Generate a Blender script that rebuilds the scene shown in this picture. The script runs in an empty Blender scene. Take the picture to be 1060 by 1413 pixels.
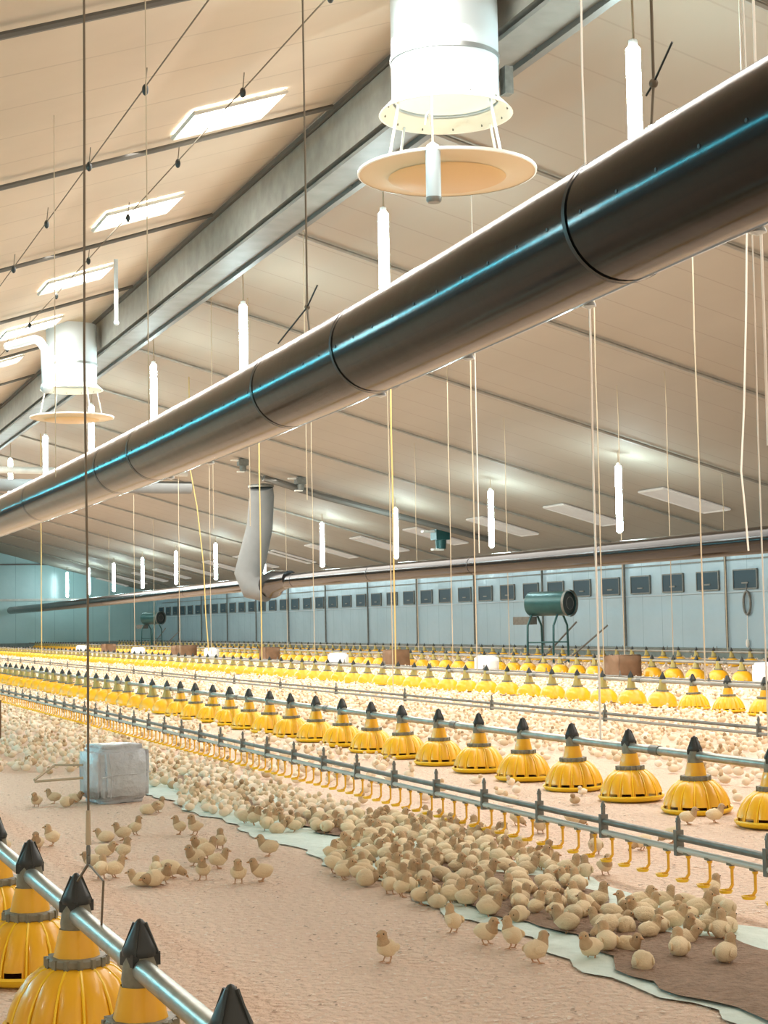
import bpy, bmesh, math, random
import numpy as np
from mathutils import Vector, Matrix
random.seed(7); rng = np.random.RandomState(11)
C = bpy.context.scene.collection
SC = bpy.context.scene

# ------------------------------------------------------------------ camera
F = 2300.0; H = 1.1
def nz(v): return v / np.linalg.norm(v)
_d = nz(np.array([(-351 - 530) / F, -(876 - 706.5) / F, -1.0]))
_e = nz(np.array([530 / F, -(850.6 - 706.5) / F, -1.0]))
_u = nz(np.cross(_e, _d)); _u = _u if _u[1] > 0 else -_u
MW = np.array([np.cross(_d, _u), _d, _u])          # world = MW @ camera space
def hit(px, py, n, dd):
    r = MW @ np.array([(px - 530) / F, -(py - 706.5) / F, -1.0]); n = np.array(n, float)
    t = (dd - n[2] * H) / (n @ r)
    return Vector((np.array([0, 0, H]) + t * r).tolist())
XR, HR, TR, TL = 7.2, 7.9, .269, .33               # ridge position, height, roof slopes
XW, YE = 24.5, 104.8                               # side wall, end wall
def roof(x): return HR - (TR * (x - XR) if x > XR else TL * (XR - x))
def at_x(px, py, X): return hit(px, py, (1, 0, 0), X)
def at_floor(px, py, z=0.0): return hit(px, py, (0, 0, 1), z)
def at_roof_r(px, py): return hit(px, py, (TR, 0, 1), HR + TR * XR)
cam = bpy.data.cameras.new('camera'); co = bpy.data.objects.new('camera', cam); C.objects.link(co)
cam.sensor_fit = 'VERTICAL'; cam.sensor_height = 36; cam.sensor_width = 36 * 1060 / 1413
cam.lens = F * 36 / 1413; cam.clip_end = 400; cam.clip_start = .05
m = Matrix(MW.tolist()).to_4x4(); m.translation = (0, 0, H); co.matrix_world = m
SC.camera = co

# ------------------------------------------------------------------ light
w = bpy.data.worlds.new('world'); SC.world = w; w.use_nodes = True
bg = w.node_tree.nodes['Background']; bg.inputs[0].default_value = (1.0, .85, .68, 1); bg.inputs[1].default_value = .62
TUBE_E, SKY_E, SKYR_E = 44.0, 12.0, .12
def area(name, loc, size, energy, col, rot=(0, 0, 0)):
    l = bpy.data.lights.new(name, 'AREA'); l.shape = 'RECTANGLE'; l.size, l.size_y = size; l.energy = energy; l.color = col
    o = bpy.data.objects.new(name, l); C.objects.link(o); o.location = loc; o.rotation_euler = rot; return o
area('daylight_from_roof_panels', (5.4, 40, 6.9), (2.2, 76), 1700, (1, .95, .88))
area('mid_floor_fill', (12.5, 45, 5.5), (5, 80), 3600, (1, .95, .88))  # added area light between the tube rows, brightens the mid floor
cl = area('duct_highlight_fill', (-5.2, 37, 3.9), (56, .42), 3500, (.08, .66, .86), (math.radians(90), 0, math.radians(-90)))  # added unseen teal light, draws the blue highlight along the near duct
SC.view_settings.view_transform = 'Standard'; SC.view_settings.look = 'None'
SC.view_settings.gamma = 1; SC.view_settings.use_curve_mapping = False; SC.view_settings.exposure = .66

# ------------------------------------------------------------------ materials
def mat(name, col, rough=.6, metal=0, noise=None, bump=None, emit=None, spec=None, obj_var=0, trans=0, coat=0):
    """noise=(scale,amount,col2), bump=(scale,strength)"""
    M = bpy.data.materials.new(name); M.use_nodes = True; nt = M.node_tree; b = nt.nodes['Principled BSDF']
    b.inputs['Base Color'].default_value = (*col, 1); b.inputs['Roughness'].default_value = rough; b.inputs['Metallic'].default_value = metal
    if spec is not None: b.inputs['Specular IOR Level'].default_value = spec
    if trans: b.inputs['Transmission Weight'].default_value = trans
    if coat: b.inputs['Coat Weight'].default_value = coat
    tc = nt.nodes.new('ShaderNodeTexCoord'); out = None
    if noise:
        n = nt.nodes.new('ShaderNodeTexNoise'); n.inputs['Scale'].default_value = noise[0]; n.inputs['Detail'].default_value = 5
        nt.links.new(tc.outputs['Object'], n.inputs['Vector'])
        r = nt.nodes.new('ShaderNodeValToRGB'); r.color_ramp.elements[0].position = .5 - noise[1] / 2; r.color_ramp.elements[1].position = .5 + noise[1] / 2
        r.color_ramp.elements[0].color = (*noise[2], 1); r.color_ramp.elements[1].color = (*col, 1)
        nt.links.new(n.outputs['Fac'], r.inputs['Fac']); out = r.outputs['Color']; nt.links.new(out, b.inputs['Base Color'])
    if obj_var:
        oi = nt.nodes.new('ShaderNodeObjectInfo'); mr = nt.nodes.new('ShaderNodeMapRange'); mr.inputs[3].default_value = 1 - obj_var; mr.inputs[4].default_value = 1 + obj_var * .5
        nt.links.new(oi.outputs['Random'], mr.inputs[0]); hs = nt.nodes.new('ShaderNodeHueSaturation'); nt.links.new(mr.outputs[0], hs.inputs['Value'])
        if out: nt.links.new(out, hs.inputs['Color'])
        else: hs.inputs['Color'].default_value = (*col, 1)
        nt.links.new(hs.outputs[0], b.inputs['Base Color'])
    if bump:
        n2 = nt.nodes.new('ShaderNodeTexNoise'); n2.inputs['Scale'].default_value = bump[0]; n2.inputs['Detail'].default_value = 6
        nt.links.new(tc.outputs['Object'], n2.inputs['Vector'])
        bp = nt.nodes.new('ShaderNodeBump'); bp.inputs['Strength'].default_value = bump[1]; bp.inputs['Distance'].default_value = .05
        nt.links.new(n2.outputs['Fac'], bp.inputs['Height']); nt.links.new(bp.outputs[0], b.inputs['Normal'])
    if emit: b.inputs['Emission Color'].default_value = (*emit[0], 1); b.inputs['Emission Strength'].default_value = emit[1]
    return M

def panel_mat(name, col, col2, joint, seam=1.0, along=0, rough=.7, scale=(1, 1, 1), jw=.04, bumpy=.15, bscale=1.2):
    """sheet panels with seams repeating on one object axis, soft mottling"""
    M = bpy.data.materials.new(name); M.use_nodes = True; nt = M.node_tree; b = nt.nodes['Principled BSDF']; L = nt.links.new
    b.inputs['Roughness'].default_value = rough
    tc = nt.nodes.new('ShaderNodeTexCoord'); sp = nt.nodes.new('ShaderNodeSeparateXYZ'); L(tc.outputs['Object'], sp.inputs[0])
    def mth(op, a, c):
        q = nt.nodes.new('ShaderNodeMath'); q.operation = op
        for i, v in enumerate((a, c)):
            if v is None: continue
            if isinstance(v, (int, float)): q.inputs[i].default_value = v
            else: L(v, q.inputs[i])
        return q.outputs[0]
    fr = mth('FRACT', mth('DIVIDE', sp.outputs[along], seam), None)
    ln = mth('LESS_THAN', fr, jw)
    n = nt.nodes.new('ShaderNodeTexNoise'); n.inputs['Scale'].default_value = 1; n.inputs['Detail'].default_value = 5
    mp = nt.nodes.new('ShaderNodeMapping'); mp.inputs['Scale'].default_value = scale; L(tc.outputs['Object'], mp.inputs[0]); L(mp.outputs[0], n.inputs['Vector'])
    r = nt.nodes.new('ShaderNodeValToRGB'); r.color_ramp.elements[0].position = .35; r.color_ramp.elements[1].position = .65
    r.color_ramp.elements[0].color = (*col2, 1); r.color_ramp.elements[1].color = (*col, 1); L(n.outputs['Fac'], r.inputs[0])
    mx = nt.nodes.new('ShaderNodeMix'); mx.data_type = 'RGBA'; L(ln, mx.inputs[0]); L(r.outputs[0], mx.inputs[6]); mx.inputs[7].default_value = (*joint, 1)
    L(mx.outputs[2], b.inputs['Base Color'])
    n2 = nt.nodes.new('ShaderNodeTexNoise'); n2.inputs['Scale'].default_value = bscale; L(tc.outputs['Object'], n2.inputs['Vector'])
    bp = nt.nodes.new('ShaderNodeBump'); bp.inputs['Strength'].default_value = bumpy; bp.inputs['Distance'].default_value = .05
    L(n2.outputs['Fac'], bp.inputs['Height']); L(bp.outputs[0], b.inputs['Normal'])
    return M

M = {}
M['ceil_r'] = panel_mat('ceiling_panel_right_dimmed', (.37, .325, .265), (.325, .285, .23), (.29, .25, .205), seam=1.19, along=1, rough=.8, scale=(.3, .08, 1), jw=.03)  # weaker light on the right slope is put into this darker panel colour
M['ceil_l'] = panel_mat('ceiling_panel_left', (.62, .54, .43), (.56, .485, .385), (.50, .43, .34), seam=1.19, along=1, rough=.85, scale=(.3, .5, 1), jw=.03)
M['wall'] = panel_mat('painted_wall_panel', (.41, .53, .59), (.37, .485, .54), (.27, .36, .40), seam=1.1, along=1, rough=.22, scale=(.5, .5, .5), jw=.02, bumpy=.35, bscale=2.0)
M['endwall'] = panel_mat('end_wall_panel', (.34, .50, .50), (.29, .44, .44), (.24, .37, .37), seam=1.2, along=0, rough=.22, scale=(.4, .4, .4), jw=.03, bumpy=.35, bscale=1.5)
M['plinth'] = mat('concrete_plinth', (.20, .24, .22), .9, noise=(3, .4, (.13, .16, .15)))
M['litter'] = mat('wood_shaving_litter', (.93, .72, .57), .95, noise=(30, .5, (.80, .58, .44)), bump=(34, 1.0))
M['flake'] = mat('wood_flake', (.88, .74, .62), .9)
M['flake_d'] = mat('dark_wood_flake', (.40, .27, .18), .9)
M['paper'] = mat('pale_litter_paper', (.70, .80, .74), .8, noise=(9, .5, (.58, .68, .62)), bump=(14, .4))
M['dirty'] = mat('soiled_litter', (.40, .27, .19), .95, noise=(30, .4, (.27, .18, .12)), bump=(60, .7))
M['steel'] = mat('galvanised_steel', (.42, .44, .40), .35, .75, noise=(20, .5, (.28, .30, .27)))
M['steel_d'] = mat('dull_steel', (.22, .22, .20), .5, .5, noise=(14, .5, (.14, .14, .12)))
M['beam'] = mat('grey_beam', (.34, .33, .29), .55, .2, noise=(4, .5, (.24, .23, .20)))
M['beam_g'] = mat('mottled_grey_plate', (.22, .22, .20), .6, .1, noise=(3, .6, (.15, .15, .135)))  # mottled grey, a step darker than the plain beam
M['beam_d'] = mat('dark_beam', (.13, .125, .11), .6, .2)
M['beam_l'] = mat('pale_beam', (.62, .62, .57), .5, .1, noise=(3, .5, (.48, .48, .44)))
M['black'] = mat('black_plastic', (.02, .024, .022), .42)
M['duct'] = mat('black_duct_film', (.006, .0055, .005), .15, 0, bump=(3, .05), noise=(2, .6, (.008, .007, .006)), spec=.22)
M['ductseam'] = mat('duct_seam', (.008, .008, .007), .5)
M['yellow'] = mat('yellow_plastic', (.92, .50, .015), .38, noise=(6, .5, (.80, .40, .01)), coat=.2)
M['yrim'] = mat('yellow_pan_plastic', (.95, .62, .02), .35)
M['neck'] = mat('olive_feeder_neck', (.40, .33, .10), .5)
M['ring'] = mat('grey_adjusting_ring', (.13, .125, .085), .5, noise=(30, .5, (.25, .24, .18)))
M['feed'] = mat('brown_feed', (.20, .09, .03), .95, bump=(90, .8))
M['white'] = mat('white_pvc', (.60, .67, .70), .3)
M['rim'] = mat('translucent_white_plastic', (.80, .80, .74), .35)
M['disc'] = mat('cream_deflector_disc', (.62, .50, .31), .5)
M['disc_i'] = mat('ochre_disc_well', (.60, .40, .17), .5)
M['band'] = mat('steel_band', (.45, .48, .48), .35, .8)
M['sens'] = mat('pale_blue_grey_casing', (.46, .56, .60), .35)
M['tube'] = mat('lit_tube', (1, 1, 1), .4, emit=((.70, .95, .98), TUBE_E))
M['cap'] = mat('lamp_end_cap', (.8, .82, .8), .4)
M['sky'] = mat('bright_rooflight', (1, 1, 1), .4, emit=((1, .985, .93), SKY_E))
M['skyr'] = mat('dim_rooflight', (.42, .40, .36), .5, noise=(2, .4, (.36, .33, .29)), emit=((1, .92, .84), SKYR_E))
M['cord'] = mat('tan_cord', (.48, .40, .28), .8)
M['cordw'] = mat('white_cord', (.85, .80, .72), .7)
M['cordy'] = mat('yellow_cord', (.60, .44, .16), .8)
M['cordd'] = mat('dark_cable', (.16, .13, .09), .7)
M['vent'] = mat('vent_flap', (.012, .045, .065), .6)
M['ventf'] = mat('vent_frame', (.42, .50, .54), .4)
M['green'] = mat('teal_enamel', (.025, .10, .10), .35, .3, noise=(5, .5, (.015, .07, .07)))
M['foil'] = mat('crinkled_white_film', (.66, .70, .74), .22, 0, bump=(9, .9), noise=(5, .6, (.46, .50, .54)))
M['foilw'] = mat('white_plastic_block', (.84, .88, .90), .4, bump=(4, .3))
M['card'] = mat('brown_cardboard', (.24, .14, .08), .85, noise=(6, .5, (.17, .10, .055)))
M['fabric'] = mat('grey_fabric', (.20, .205, .20), .85, noise=(2, .5, (.16, .165, .16)))
M['c1'] = mat('chick_down_pale', (.92, .77, .54), .95, noise=(22, .9, (.80, .63, .40)), bump=(260, .35), obj_var=.14)
M['c2'] = mat('chick_down_head', (.64, .46, .28), .95, noise=(40, .8, (.48, .32, .18)), bump=(260, .35), obj_var=.2)
M['beak'] = mat('chick_beak', (.55, .30, .14), .6)
M['eye'] = mat('chick_eye', (.01, .01, .01), .2)
M['legm'] = mat('chick_leg', (.58, .33, .18), .7)
for k, c in enumerate([(.88, .73, .55), (.92, .79, .64), (.76, .59, .40), (.58, .42, .26), (.74, .56, .37), (.82, .66, .48), (.58, .41, .25), (.40, .27, .15)]): M['f%d' % k] = mat('flock_down_%s' % 'abcdefgh'[k], c, .95)

# ------------------------------------------------------------------ mesh helpers
class MB:
    def __init__(s): s.v, s.f, s.m, s.mats = [], [], [], []
    def mi(s, m):
        if m not in s.mats: s.mats.append(m)
        return s.mats.index(m)
    def add(s, vs, fs, m):
        b = len(s.v); s.v += [tuple(v) for v in vs]; k = s.mi(m)
        for f in fs: s.f.append([b + i for i in f]); s.m.append(k)
        return s
    def box(s, c, d, m, R=None):
        vs = []
        for i in (-.5, .5):
            for j in (-.5, .5):
                for k in (-.5, .5):
                    v = Vector((i * d[0], j * d[1], k * d[2]))
                    if R: v = R @ v
                    vs.append(v + Vector(c))
        return s.add(vs, [(0, 1, 3, 2), (4, 6, 7, 5), (0, 4, 5, 1), (2, 3, 7, 6), (0, 2, 6, 4), (1, 5, 7, 3)], m)
    def tube(s, pts, r, m, seg=8, cap=True):
        pts = [Vector(p) for p in pts]; n = len(pts); rs = r if isinstance(r, (list, tuple)) else [r] * n
        vs = []; up = None
        for i, p in enumerate(pts):
            t = (pts[min(i + 1, n - 1)] - pts[max(i - 1, 0)]).normalized()
            if up is None: up = Vector((0, 0, 1)) if abs(t.z) < .9 else Vector((1, 0, 0))
            a = t.cross(up).normalized(); b = a.cross(t).normalized(); up = b
            for k in range(seg):
                q = 2 * math.pi * k / seg; vs.append(p + (a * math.cos(q) + b * math.sin(q)) * rs[i])
        fs = [(i * seg + k, i * seg + (k + 1) % seg, (i + 1) * seg + (k + 1) % seg, (i + 1) * seg + k) for i in range(n - 1) for k in range(seg)]
        if cap: fs += [tuple(range(seg))[::-1], tuple((n - 1) * seg + k for k in range(seg))]
        return s.add(vs, fs, m)
    def lathe(s, prof, m, seg=24, c=(0, 0, 0), mod=None, close=False):
        """prof = [(r,z)], around z"""
        vs = []; n = len(prof)
        for (r, z) in prof:
            for k in range(seg):
                q = 2 * math.pi * k / seg; rr = r * (mod(q, z) if mod else 1)
                vs.append((c[0] + rr * math.cos(q), c[1] + rr * math.sin(q), c[2] + z))
        fs = [(i * seg + k, i * seg + (k + 1) % seg, (i + 1) * seg + (k + 1) % seg, (i + 1) * seg + k) for i in range(n - 1) for k in range(seg)]
        if close: fs += [tuple(range(seg))[::-1], tuple((n - 1) * seg + k for k in range(seg))]
        return s.add(vs, fs, m)
    def ball(s, c, r, m, u=8, v=6):
        if not isinstance(r, (tuple, list)): r = (r, r, r)
        vs = [(c[0], c[1], c[2] - r[2])]
        for j in range(1, v):
            a = -math.pi / 2 + math.pi * j / v
            for k in range(u):
                q = 2 * math.pi * k / u; vs.append((c[0] + r[0] * math.cos(a) * math.cos(q), c[1] + r[1] * math.cos(a) * math.sin(q), c[2] + r[2] * math.sin(a)))
        vs.append((c[0], c[1], c[2] + r[2])); L = len(vs) - 1
        fs = [(0, 1 + (k + 1) % u, 1 + k) for k in range(u)]
        for j in range(v - 2):
            for k in range(u): fs.append((1 + j * u + k, 1 + j * u + (k + 1) % u, 1 + (j + 1) * u + (k + 1) % u, 1 + (j + 1) * u + k))
        fs += [(L, 1 + (v - 2) * u + k, 1 + (v - 2) * u + (k + 1) % u) for k in range(u)]
        return s.add(vs, fs, m)
    def mesh(s, name, smooth=True):
        me = bpy.data.meshes.new(name); me.from_pydata(s.v, [], s.f)
        for k in s.mats: me.materials.append(M[k])
        me.polygons.foreach_set('material_index', s.m)
        if smooth:
            me.polygons.foreach_set('use_smooth', [True] * len(me.polygons))
        me.update()
        if smooth:
            try: me.set_sharp_from_angle(angle=math.radians(38))
            except Exception: pass
        return me
    def build(s, name, parent=None, loc=None, smooth=True):
        o = bpy.data.objects.new(name, s.mesh(name, smooth)); C.objects.link(o)
        if parent: o.parent = parent
        if loc is not None: o.location = loc
        return o
def tag(o, label=None, cat=None, group=None, kind=None):
    if label: o['label'] = label
    if cat: o['category'] = cat
    if group: o['group'] = group
    if kind: o['kind'] = kind
    return o
def thing(name, label, cat, loc=(0, 0, 0), rz=0, group=None):
    o = bpy.data.objects.new(name, None); C.objects.link(o); o.location = loc; o.rotation_euler = (0, 0, rz)
    o.empty_display_size = .1
    return tag(o, label, cat, group)
def dup(o, parent=None):
    c = o.copy(); C.objects.link(c)
    if parent: c.parent = parent
    for ch in list(o.children):
        dup(ch, c)
    return c
def struct(mb, name, parent=None, smooth=False):
    return tag(mb.build(name, parent, smooth=smooth), kind='structure')

# ------------------------------------------------------------------ setting
fl = MB(); fl.add([(-9, -3, 0), (XW, -3, 0), (XW, YE, 0), (-9, YE, 0)], [(0, 1, 2, 3)], 'litter'); struct(fl, 'floor')
def slab(x0, z0, x1, z1, mname, name, th=.12):
    b = MB(); y0, y1 = -1.0, YE
    b.add([(x0, y0, z0), (x1, y0, z1), (x1, y1, z1), (x0, y1, z0), (x0, y0, z0 + th), (x1, y0, z1 + th), (x1, y1, z1 + th), (x0, y1, z0 + th)],
          [(0, 3, 2, 1), (4, 5, 6, 7), (0, 1, 5, 4), (1, 2, 6, 5), (2, 3, 7, 6), (3, 0, 4, 7)], mname)
    return struct(b, name)
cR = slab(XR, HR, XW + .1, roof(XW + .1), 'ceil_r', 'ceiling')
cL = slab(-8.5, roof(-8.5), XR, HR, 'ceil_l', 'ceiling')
ZW = roof(XW)
b = MB(); b.box((XW + .08, (YE - 1) / 2, .14 + ZW / 2), (.15, YE + 1, ZW - .28 + .0), 'wall'); struct(b, 'wall_right')
b = MB(); b.box((-8.5, (YE - 1) / 2, roof(-8.5) / 2 - .02), (.15, YE + 1, roof(-8.5) - .1), 'wall'); struct(b, 'wall_left')
b = MB(); b.box((XW - .03, (YE - 1) / 2, .14), (.10, YE + 1, .28), 'plinth'); struct(b, 'baseboard_right')
b = MB()
px = [(-8.5, 0), (XW + .1, 0), (XW + .1, roof(XW + .1)), (XR, HR), (-8.5, roof(-8.5))]
b.add([(x, YE, z) for x, z in px] + [(x, YE + .15, z) for x, z in px], [(0, 1, 2, 3, 4), (9, 8, 7, 6, 5)], 'endwall'); struct(b, 'wall_back')
b = MB(); b.box((8, YE - .03, .14), (33, .06, .28), 'plinth'); struct(b, 'baseboard_back')
# a dark rail and a pale band across the end wall, upright posts
b = MB(); b.box((11, YE - .06, 5.15), (24, .1, .1), 'beam_d'); struct(b, 'trim_1')
b = MB(); b.box((9, YE - .06, 2.95), (30, .1, .14), 'beam_l'); struct(b, 'trim_2')
# posts on the side wall
k = 0
for i in range(-2, 13):
    y = 38.35 + 5.5 * i
    if y > YE - 1: break
    b = MB(); b.box((XW - .06, y, (.28 + ZW) / 2), (.06, .045, ZW - .3), 'steel_d'); tag(b.build('wall_post', smooth=False), 'slim dark upright post against the pale blue side wall', 'post', 'upright posts along the side wall')
b = MB(); b.box((XW - .02, 53, 2.62), (.04, 100, .04), 'steel_d'); struct(b, 'trim_3')
b = MB(); b.box((XW - .02, 53, 1.76), (.04, 100, .025), 'ventf'); struct(b, 'trim_4')
# lengthwise roof members / ridge truss
def lng(x, z, dx, dz, mname, name, y0=-.5, y1=YE):
    b = MB(); b.box((x, (y0 + y1) / 2, z), (dx, y1 - y0, dz), mname); return b
def stripe(x0, z0, x1, z1, mname, y0=3, y1=YE - .2, th=.05):
    b = MB(); d = Vector((x1 - x0, 0, z1 - z0)); n = Vector((-d.z, 0, d.x)).normalized() * th
    p = [Vector((x0, y0, z0)), Vector((x1, y0, z1)), Vector((x1, y0, z1)) + n, Vector((x0, y0, z0)) + n]
    q = [v + Vector((0, y1 - y0, 0)) for v in p]
    b.add(p + q, [(0, 1, 2, 3), (7, 6, 5, 4), (0, 4, 5, 1), (1, 5, 6, 2), (2, 6, 7, 3), (3, 7, 4, 0)], mname); return b
# ridge girder: two chords with web plate and lattice
rg = tag(lng(7.16, 7.42, .10, .62, 'beam', '').build('ridge_girder', smooth=False), kind='structure')
rg['kind'] = 'structure'; rg.name = 'trim_5'
struct(lng(7.36, 7.02, .46, .05, 'beam_g', ''), 'trim_6')
struct(lng(7.63, 6.99, .09, .12, 'beam_d', ''), 'trim_7')
struct(lng(7.12, 7.78, .10, .07, 'beam_d', ''), 'trim_8')
lat = MB()
for i in range(70):
    y = 4 + i * 1.4
    lat.tube([(7.58, y, 7.12), (7.40, y + .7, 7.62), (7.58, y + 1.4, 7.12)], .018, 'steel', 5)
    lat.box((7.62, y, 7.02), (.10, .12, .10), 'steel_d') if i % 4 == 0 else None
tag(lat.build('ridge_lattice'), 'zigzag steel lattice rods under the roof ridge', 'lattice')
# frames: dark tie rods under left slope, dark joints under right slope
for i in range(0, 15):
    y = 13.9 + 5.93 * i
    b = MB(); b.tube([(-3, y, roof(-3) - .10), (7.0, y, roof(7.0) - .10)], .035, 'beam_d', 6)
    tag(b.build('roof_tie_rod'), 'dark tie rod running up the cream left roof slope', 'tie rod', 'tie rods under the left roof slope')
    b = MB(); b.tube([(7.7, y, roof(7.7) - .06), (XW - .2, y, roof(XW - .2) - .06)], .035, 'beam', 6)
    tag(b.build('roof_purlin'), 'grey bar running down the right roof slope', 'roof bar', 'bars under the right roof slope')
b = MB(); b.tube([(14.6, 48.2, 5.55), (16.5, 48.3, 5.02), (22.2, 48.6, 3.72)], .10, 'beam_d', 8)
tag(b.build('dark_roof_pipe'), 'thick dark pipe running down the right roof slope', 'pipe')
# lengthwise cables with pulleys below left slope
for X, lab in ((3.72, 'thin cable with small pulleys, upper left, nearest the camera'), (5.06, 'thin cable with small pulleys running past the bright rooflights')):
    t = thing('winch_cable', lab, 'cable', (X, 0, roof(X) - .22))
    MB().tube([(0, 6, 0), (0, 100, 0)], .008, 'cordd', 5).build('cable', t)
    for j in range(14):
        y = 10.3 + j * 2.95 + (X > 4) * 1.1
        pb = MB(); pb.ball((0, y, -.03), (.035, .045, .06), 'black', 8, 6); pb.tube([(0, y, .0), (.02, y, .2)], .006, 'cordd', 4)
        pb.build('pulley', t)
# rooflights
def rooflight(x0, x1, y0, y1, side, mname, n):
    z0, z1 = roof(x0) - .03, roof(x1) - .03
    b = MB(); b.add([(x0, y0, z0), (x0, y1, z0), (x1, y1, z1), (x1, y0, z1), (x0, y0, z0 - .02), (x0, y1, z0 - .02), (x1, y1, z1 - .02), (x1, y0, z1 - .02)],
                    [(4, 5, 6, 7), (0, 3, 2, 1), (0, 1, 5, 4), (1, 2, 6, 5), (2, 3, 7, 6), (3, 0, 4, 7)], mname)
    o = struct(b, 'window_%d' % n)
    f = MB(); e = .05
    for (a, c) in (((x0, y0), (x1, y0)), ((x0, y1), (x1, y1)), ((x0, y0), (x0, y1)), ((x1, y0), (x1, y1))):
        f.tube([(a[0], a[1], roof(a[0]) - .05), (c[0], c[1], roof(c[0]) - .05)], .03, 'beam_l' if side == 'l' else 'skyr', 4)
    struct(f, 'window_frame', o)
for i in range(16): rooflight(4.84, 5.97, 13.55 + 5.02 * i, 14.6 + 5.02 * i, 'l', 'sky', i + 1)
for i in range(14): rooflight(20.65, 22.5, 35.0 + 5.3 * i, 36.2 + 5.3 * i, 'r', 'skyr', i + 30)
# small bright drop pipe beside a rooflight
p = at_x(160, 358, 5.9); MB().tube([p, p - Vector((0, 0, .95))], .03, 'white', 8)
b = MB(); b.tube([p, p - Vector((0, 0, 1.1))], .035, 'white', 8); b.ball(p - Vector((0, 0, 1.1)), .05, 'white')
tag(b.build('drop_pipe'), 'short white pipe hanging from the corner of a bright rooflight', 'pipe')

# wall vents
v0 = thing('wall_vent', 'dark square air inlet flap high on the pale blue side wall', 'air vent', group='air inlets along the side wall')
fb = MB()
for dy in (-.55, .55): fb.box((-.03, dy, 0), (.05, .035, .50), 'steel_d')
for dz in (-.25, .25): fb.box((-.03, 0, dz), (.05, 1.1, .035), 'steel_d')
fb.build('vent_frame', v0, smooth=False)
MB().box((-.025, 0, 0), (.03, 1.07, .47), 'vent').build('vent_flap', v0, smooth=False)
MB().box((-.05, 0, -.1), (.02, .3, .04), 'steel_d').build('vent_handle', v0, smooth=False)
ys = [37.45 + 1.83 * i for i in range(-3, 38)]
for i, y in enumerate(ys):
    if y > YE - 1: break
    o = v0 if i == 0 else dup(v0); o.location = (XW, y, 2.09)

# ------------------------------------------------------------------ air ducts
def air_duct(name, lab, X, pts, r, seams, hole_dy, yh):
    t = thing(name, lab, 'air duct', (X, 0, 0))
    P = [Vector((0, y, z)) for y, z in pts]
    # refine
    Q = []
    for i in range(len(P) - 1):
        n = 12
        for k in range(n): Q.append(P[i].lerp(P[i + 1], k / n))
    Q.append(P[-1])
    for _ in range(40): Q = [Q[0]] + [(Q[i - 1] + Q[i] * 2 + Q[i + 1]) / 4 for i in range(1, len(Q) - 1)] + [Q[-1]]
    MB().tube(Q, r, 'duct', 48).build('duct_tube', t)
    def zc(y):
        for i in range(len(Q) - 1):
            if Q[i].y <= y <= Q[i + 1].y: return Q[i].z + (Q[i + 1].z - Q[i].z) * (y - Q[i].y) / (Q[i + 1].y - Q[i].y)
        return Q[-1].z
    for y in seams: MB().tube([(0, y - .014, zc(y)), (0, y + .014, zc(y))], r + .006, 'ductseam', 48, cap=False).build('seam_band', t)
    if yh:
        hb = MB(); y = yh[0]
        while y < yh[1]:
            q = math.radians(186); c = Vector((math.cos(q) * r, y, zc(y) + math.sin(q) * r)); nn = Vector((math.cos(q), 0, math.sin(q)))
            hb.tube([c - nn * .004, c + nn * .002], .0085, 'ductseam', 8); y += hole_dy
        tag(hb.build('air_holes', t), 'row of small punched air holes')
    return t, zc
D1, zc1 = air_duct('air_duct', 'large glossy black air duct crossing the picture diagonally', 3.4, [(1.5, 2.83), (5, 2.80), (8.5, 2.70), (15, 2.655), (24.3, 2.73), (60, 2.8), (104, 2.8)], .268,
    [6.04, 8.98, 10.6, 14.5, 16.0, 20.5, 26, 33, 40], .30, (3.5, 16))
D2, zc2 = air_duct('air_duct', 'black air duct running beside the pale side wall', 15.2, [(12, 2.33), (22.5, 2.32), (31.6, 2.33), (47.6, 2.47), (83, 2.3), (104, 2.3)], .22, [28, 34, 40.5, 47, 60, 75], .3, None)
# small bright outlet nozzles on the far lower side of the near duct
for i, xx in enumerate([1015, 782, 617, 498, 268, 215]):
    Z = 2462 * 3.4 / (xx + 351); y = (Z - .357 * 3.4) / .934
    q = math.radians(-58); b = MB(); c = Vector((3.4 + math.cos(q) * .268, y, zc1(y) + math.sin(q) * .268))
    b.lathe([(.0, .0), (.028, .0), (.034, -.018), (.0, -.03)], 'white', 12); o = b.build('outlet_nozzle', D1, (c.x - 3.4, c.y, c.z)); tag(o, 'small white nozzle')
# suspension straps of the near duct with crossed wire ends
for i, (cx, cy, tx) in enumerate([(902, 115, 5.4), (424, 424, 9.9)]):
    p = at_x(cx, cy, 3.4 + .05); b = MB()
    b.tube([(p.x, p.y, roof(p.x) - .05), p], .007, 'cordd', 5)
    b.ball(p, .02, 'cordd'); y = p.y
    if i == 0:
        b.tube([at_x(928, 58, 3.45), p, at_x(892, 132, 3.45)], .005, 'black', 5); b.tube([p, (3.4, p.y - .05, zc1(p.y) + .27)], .006, 'cordd', 5)
    else:
        b.tube([at_x(438, 394, 3.45), p, at_x(384, 474, 3.45)], .006, 'black', 5); b.tube([p, (3.4, p.y - .2, zc1(p.y) + .27)], .007, 'cordd', 5)
    tag(b.build('suspension_wire'), ['dark wire with a crossed loose end above the duct, upper right', 'dark wire with a crossed loose end above the middle of the duct'][i], 'wire')
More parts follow.
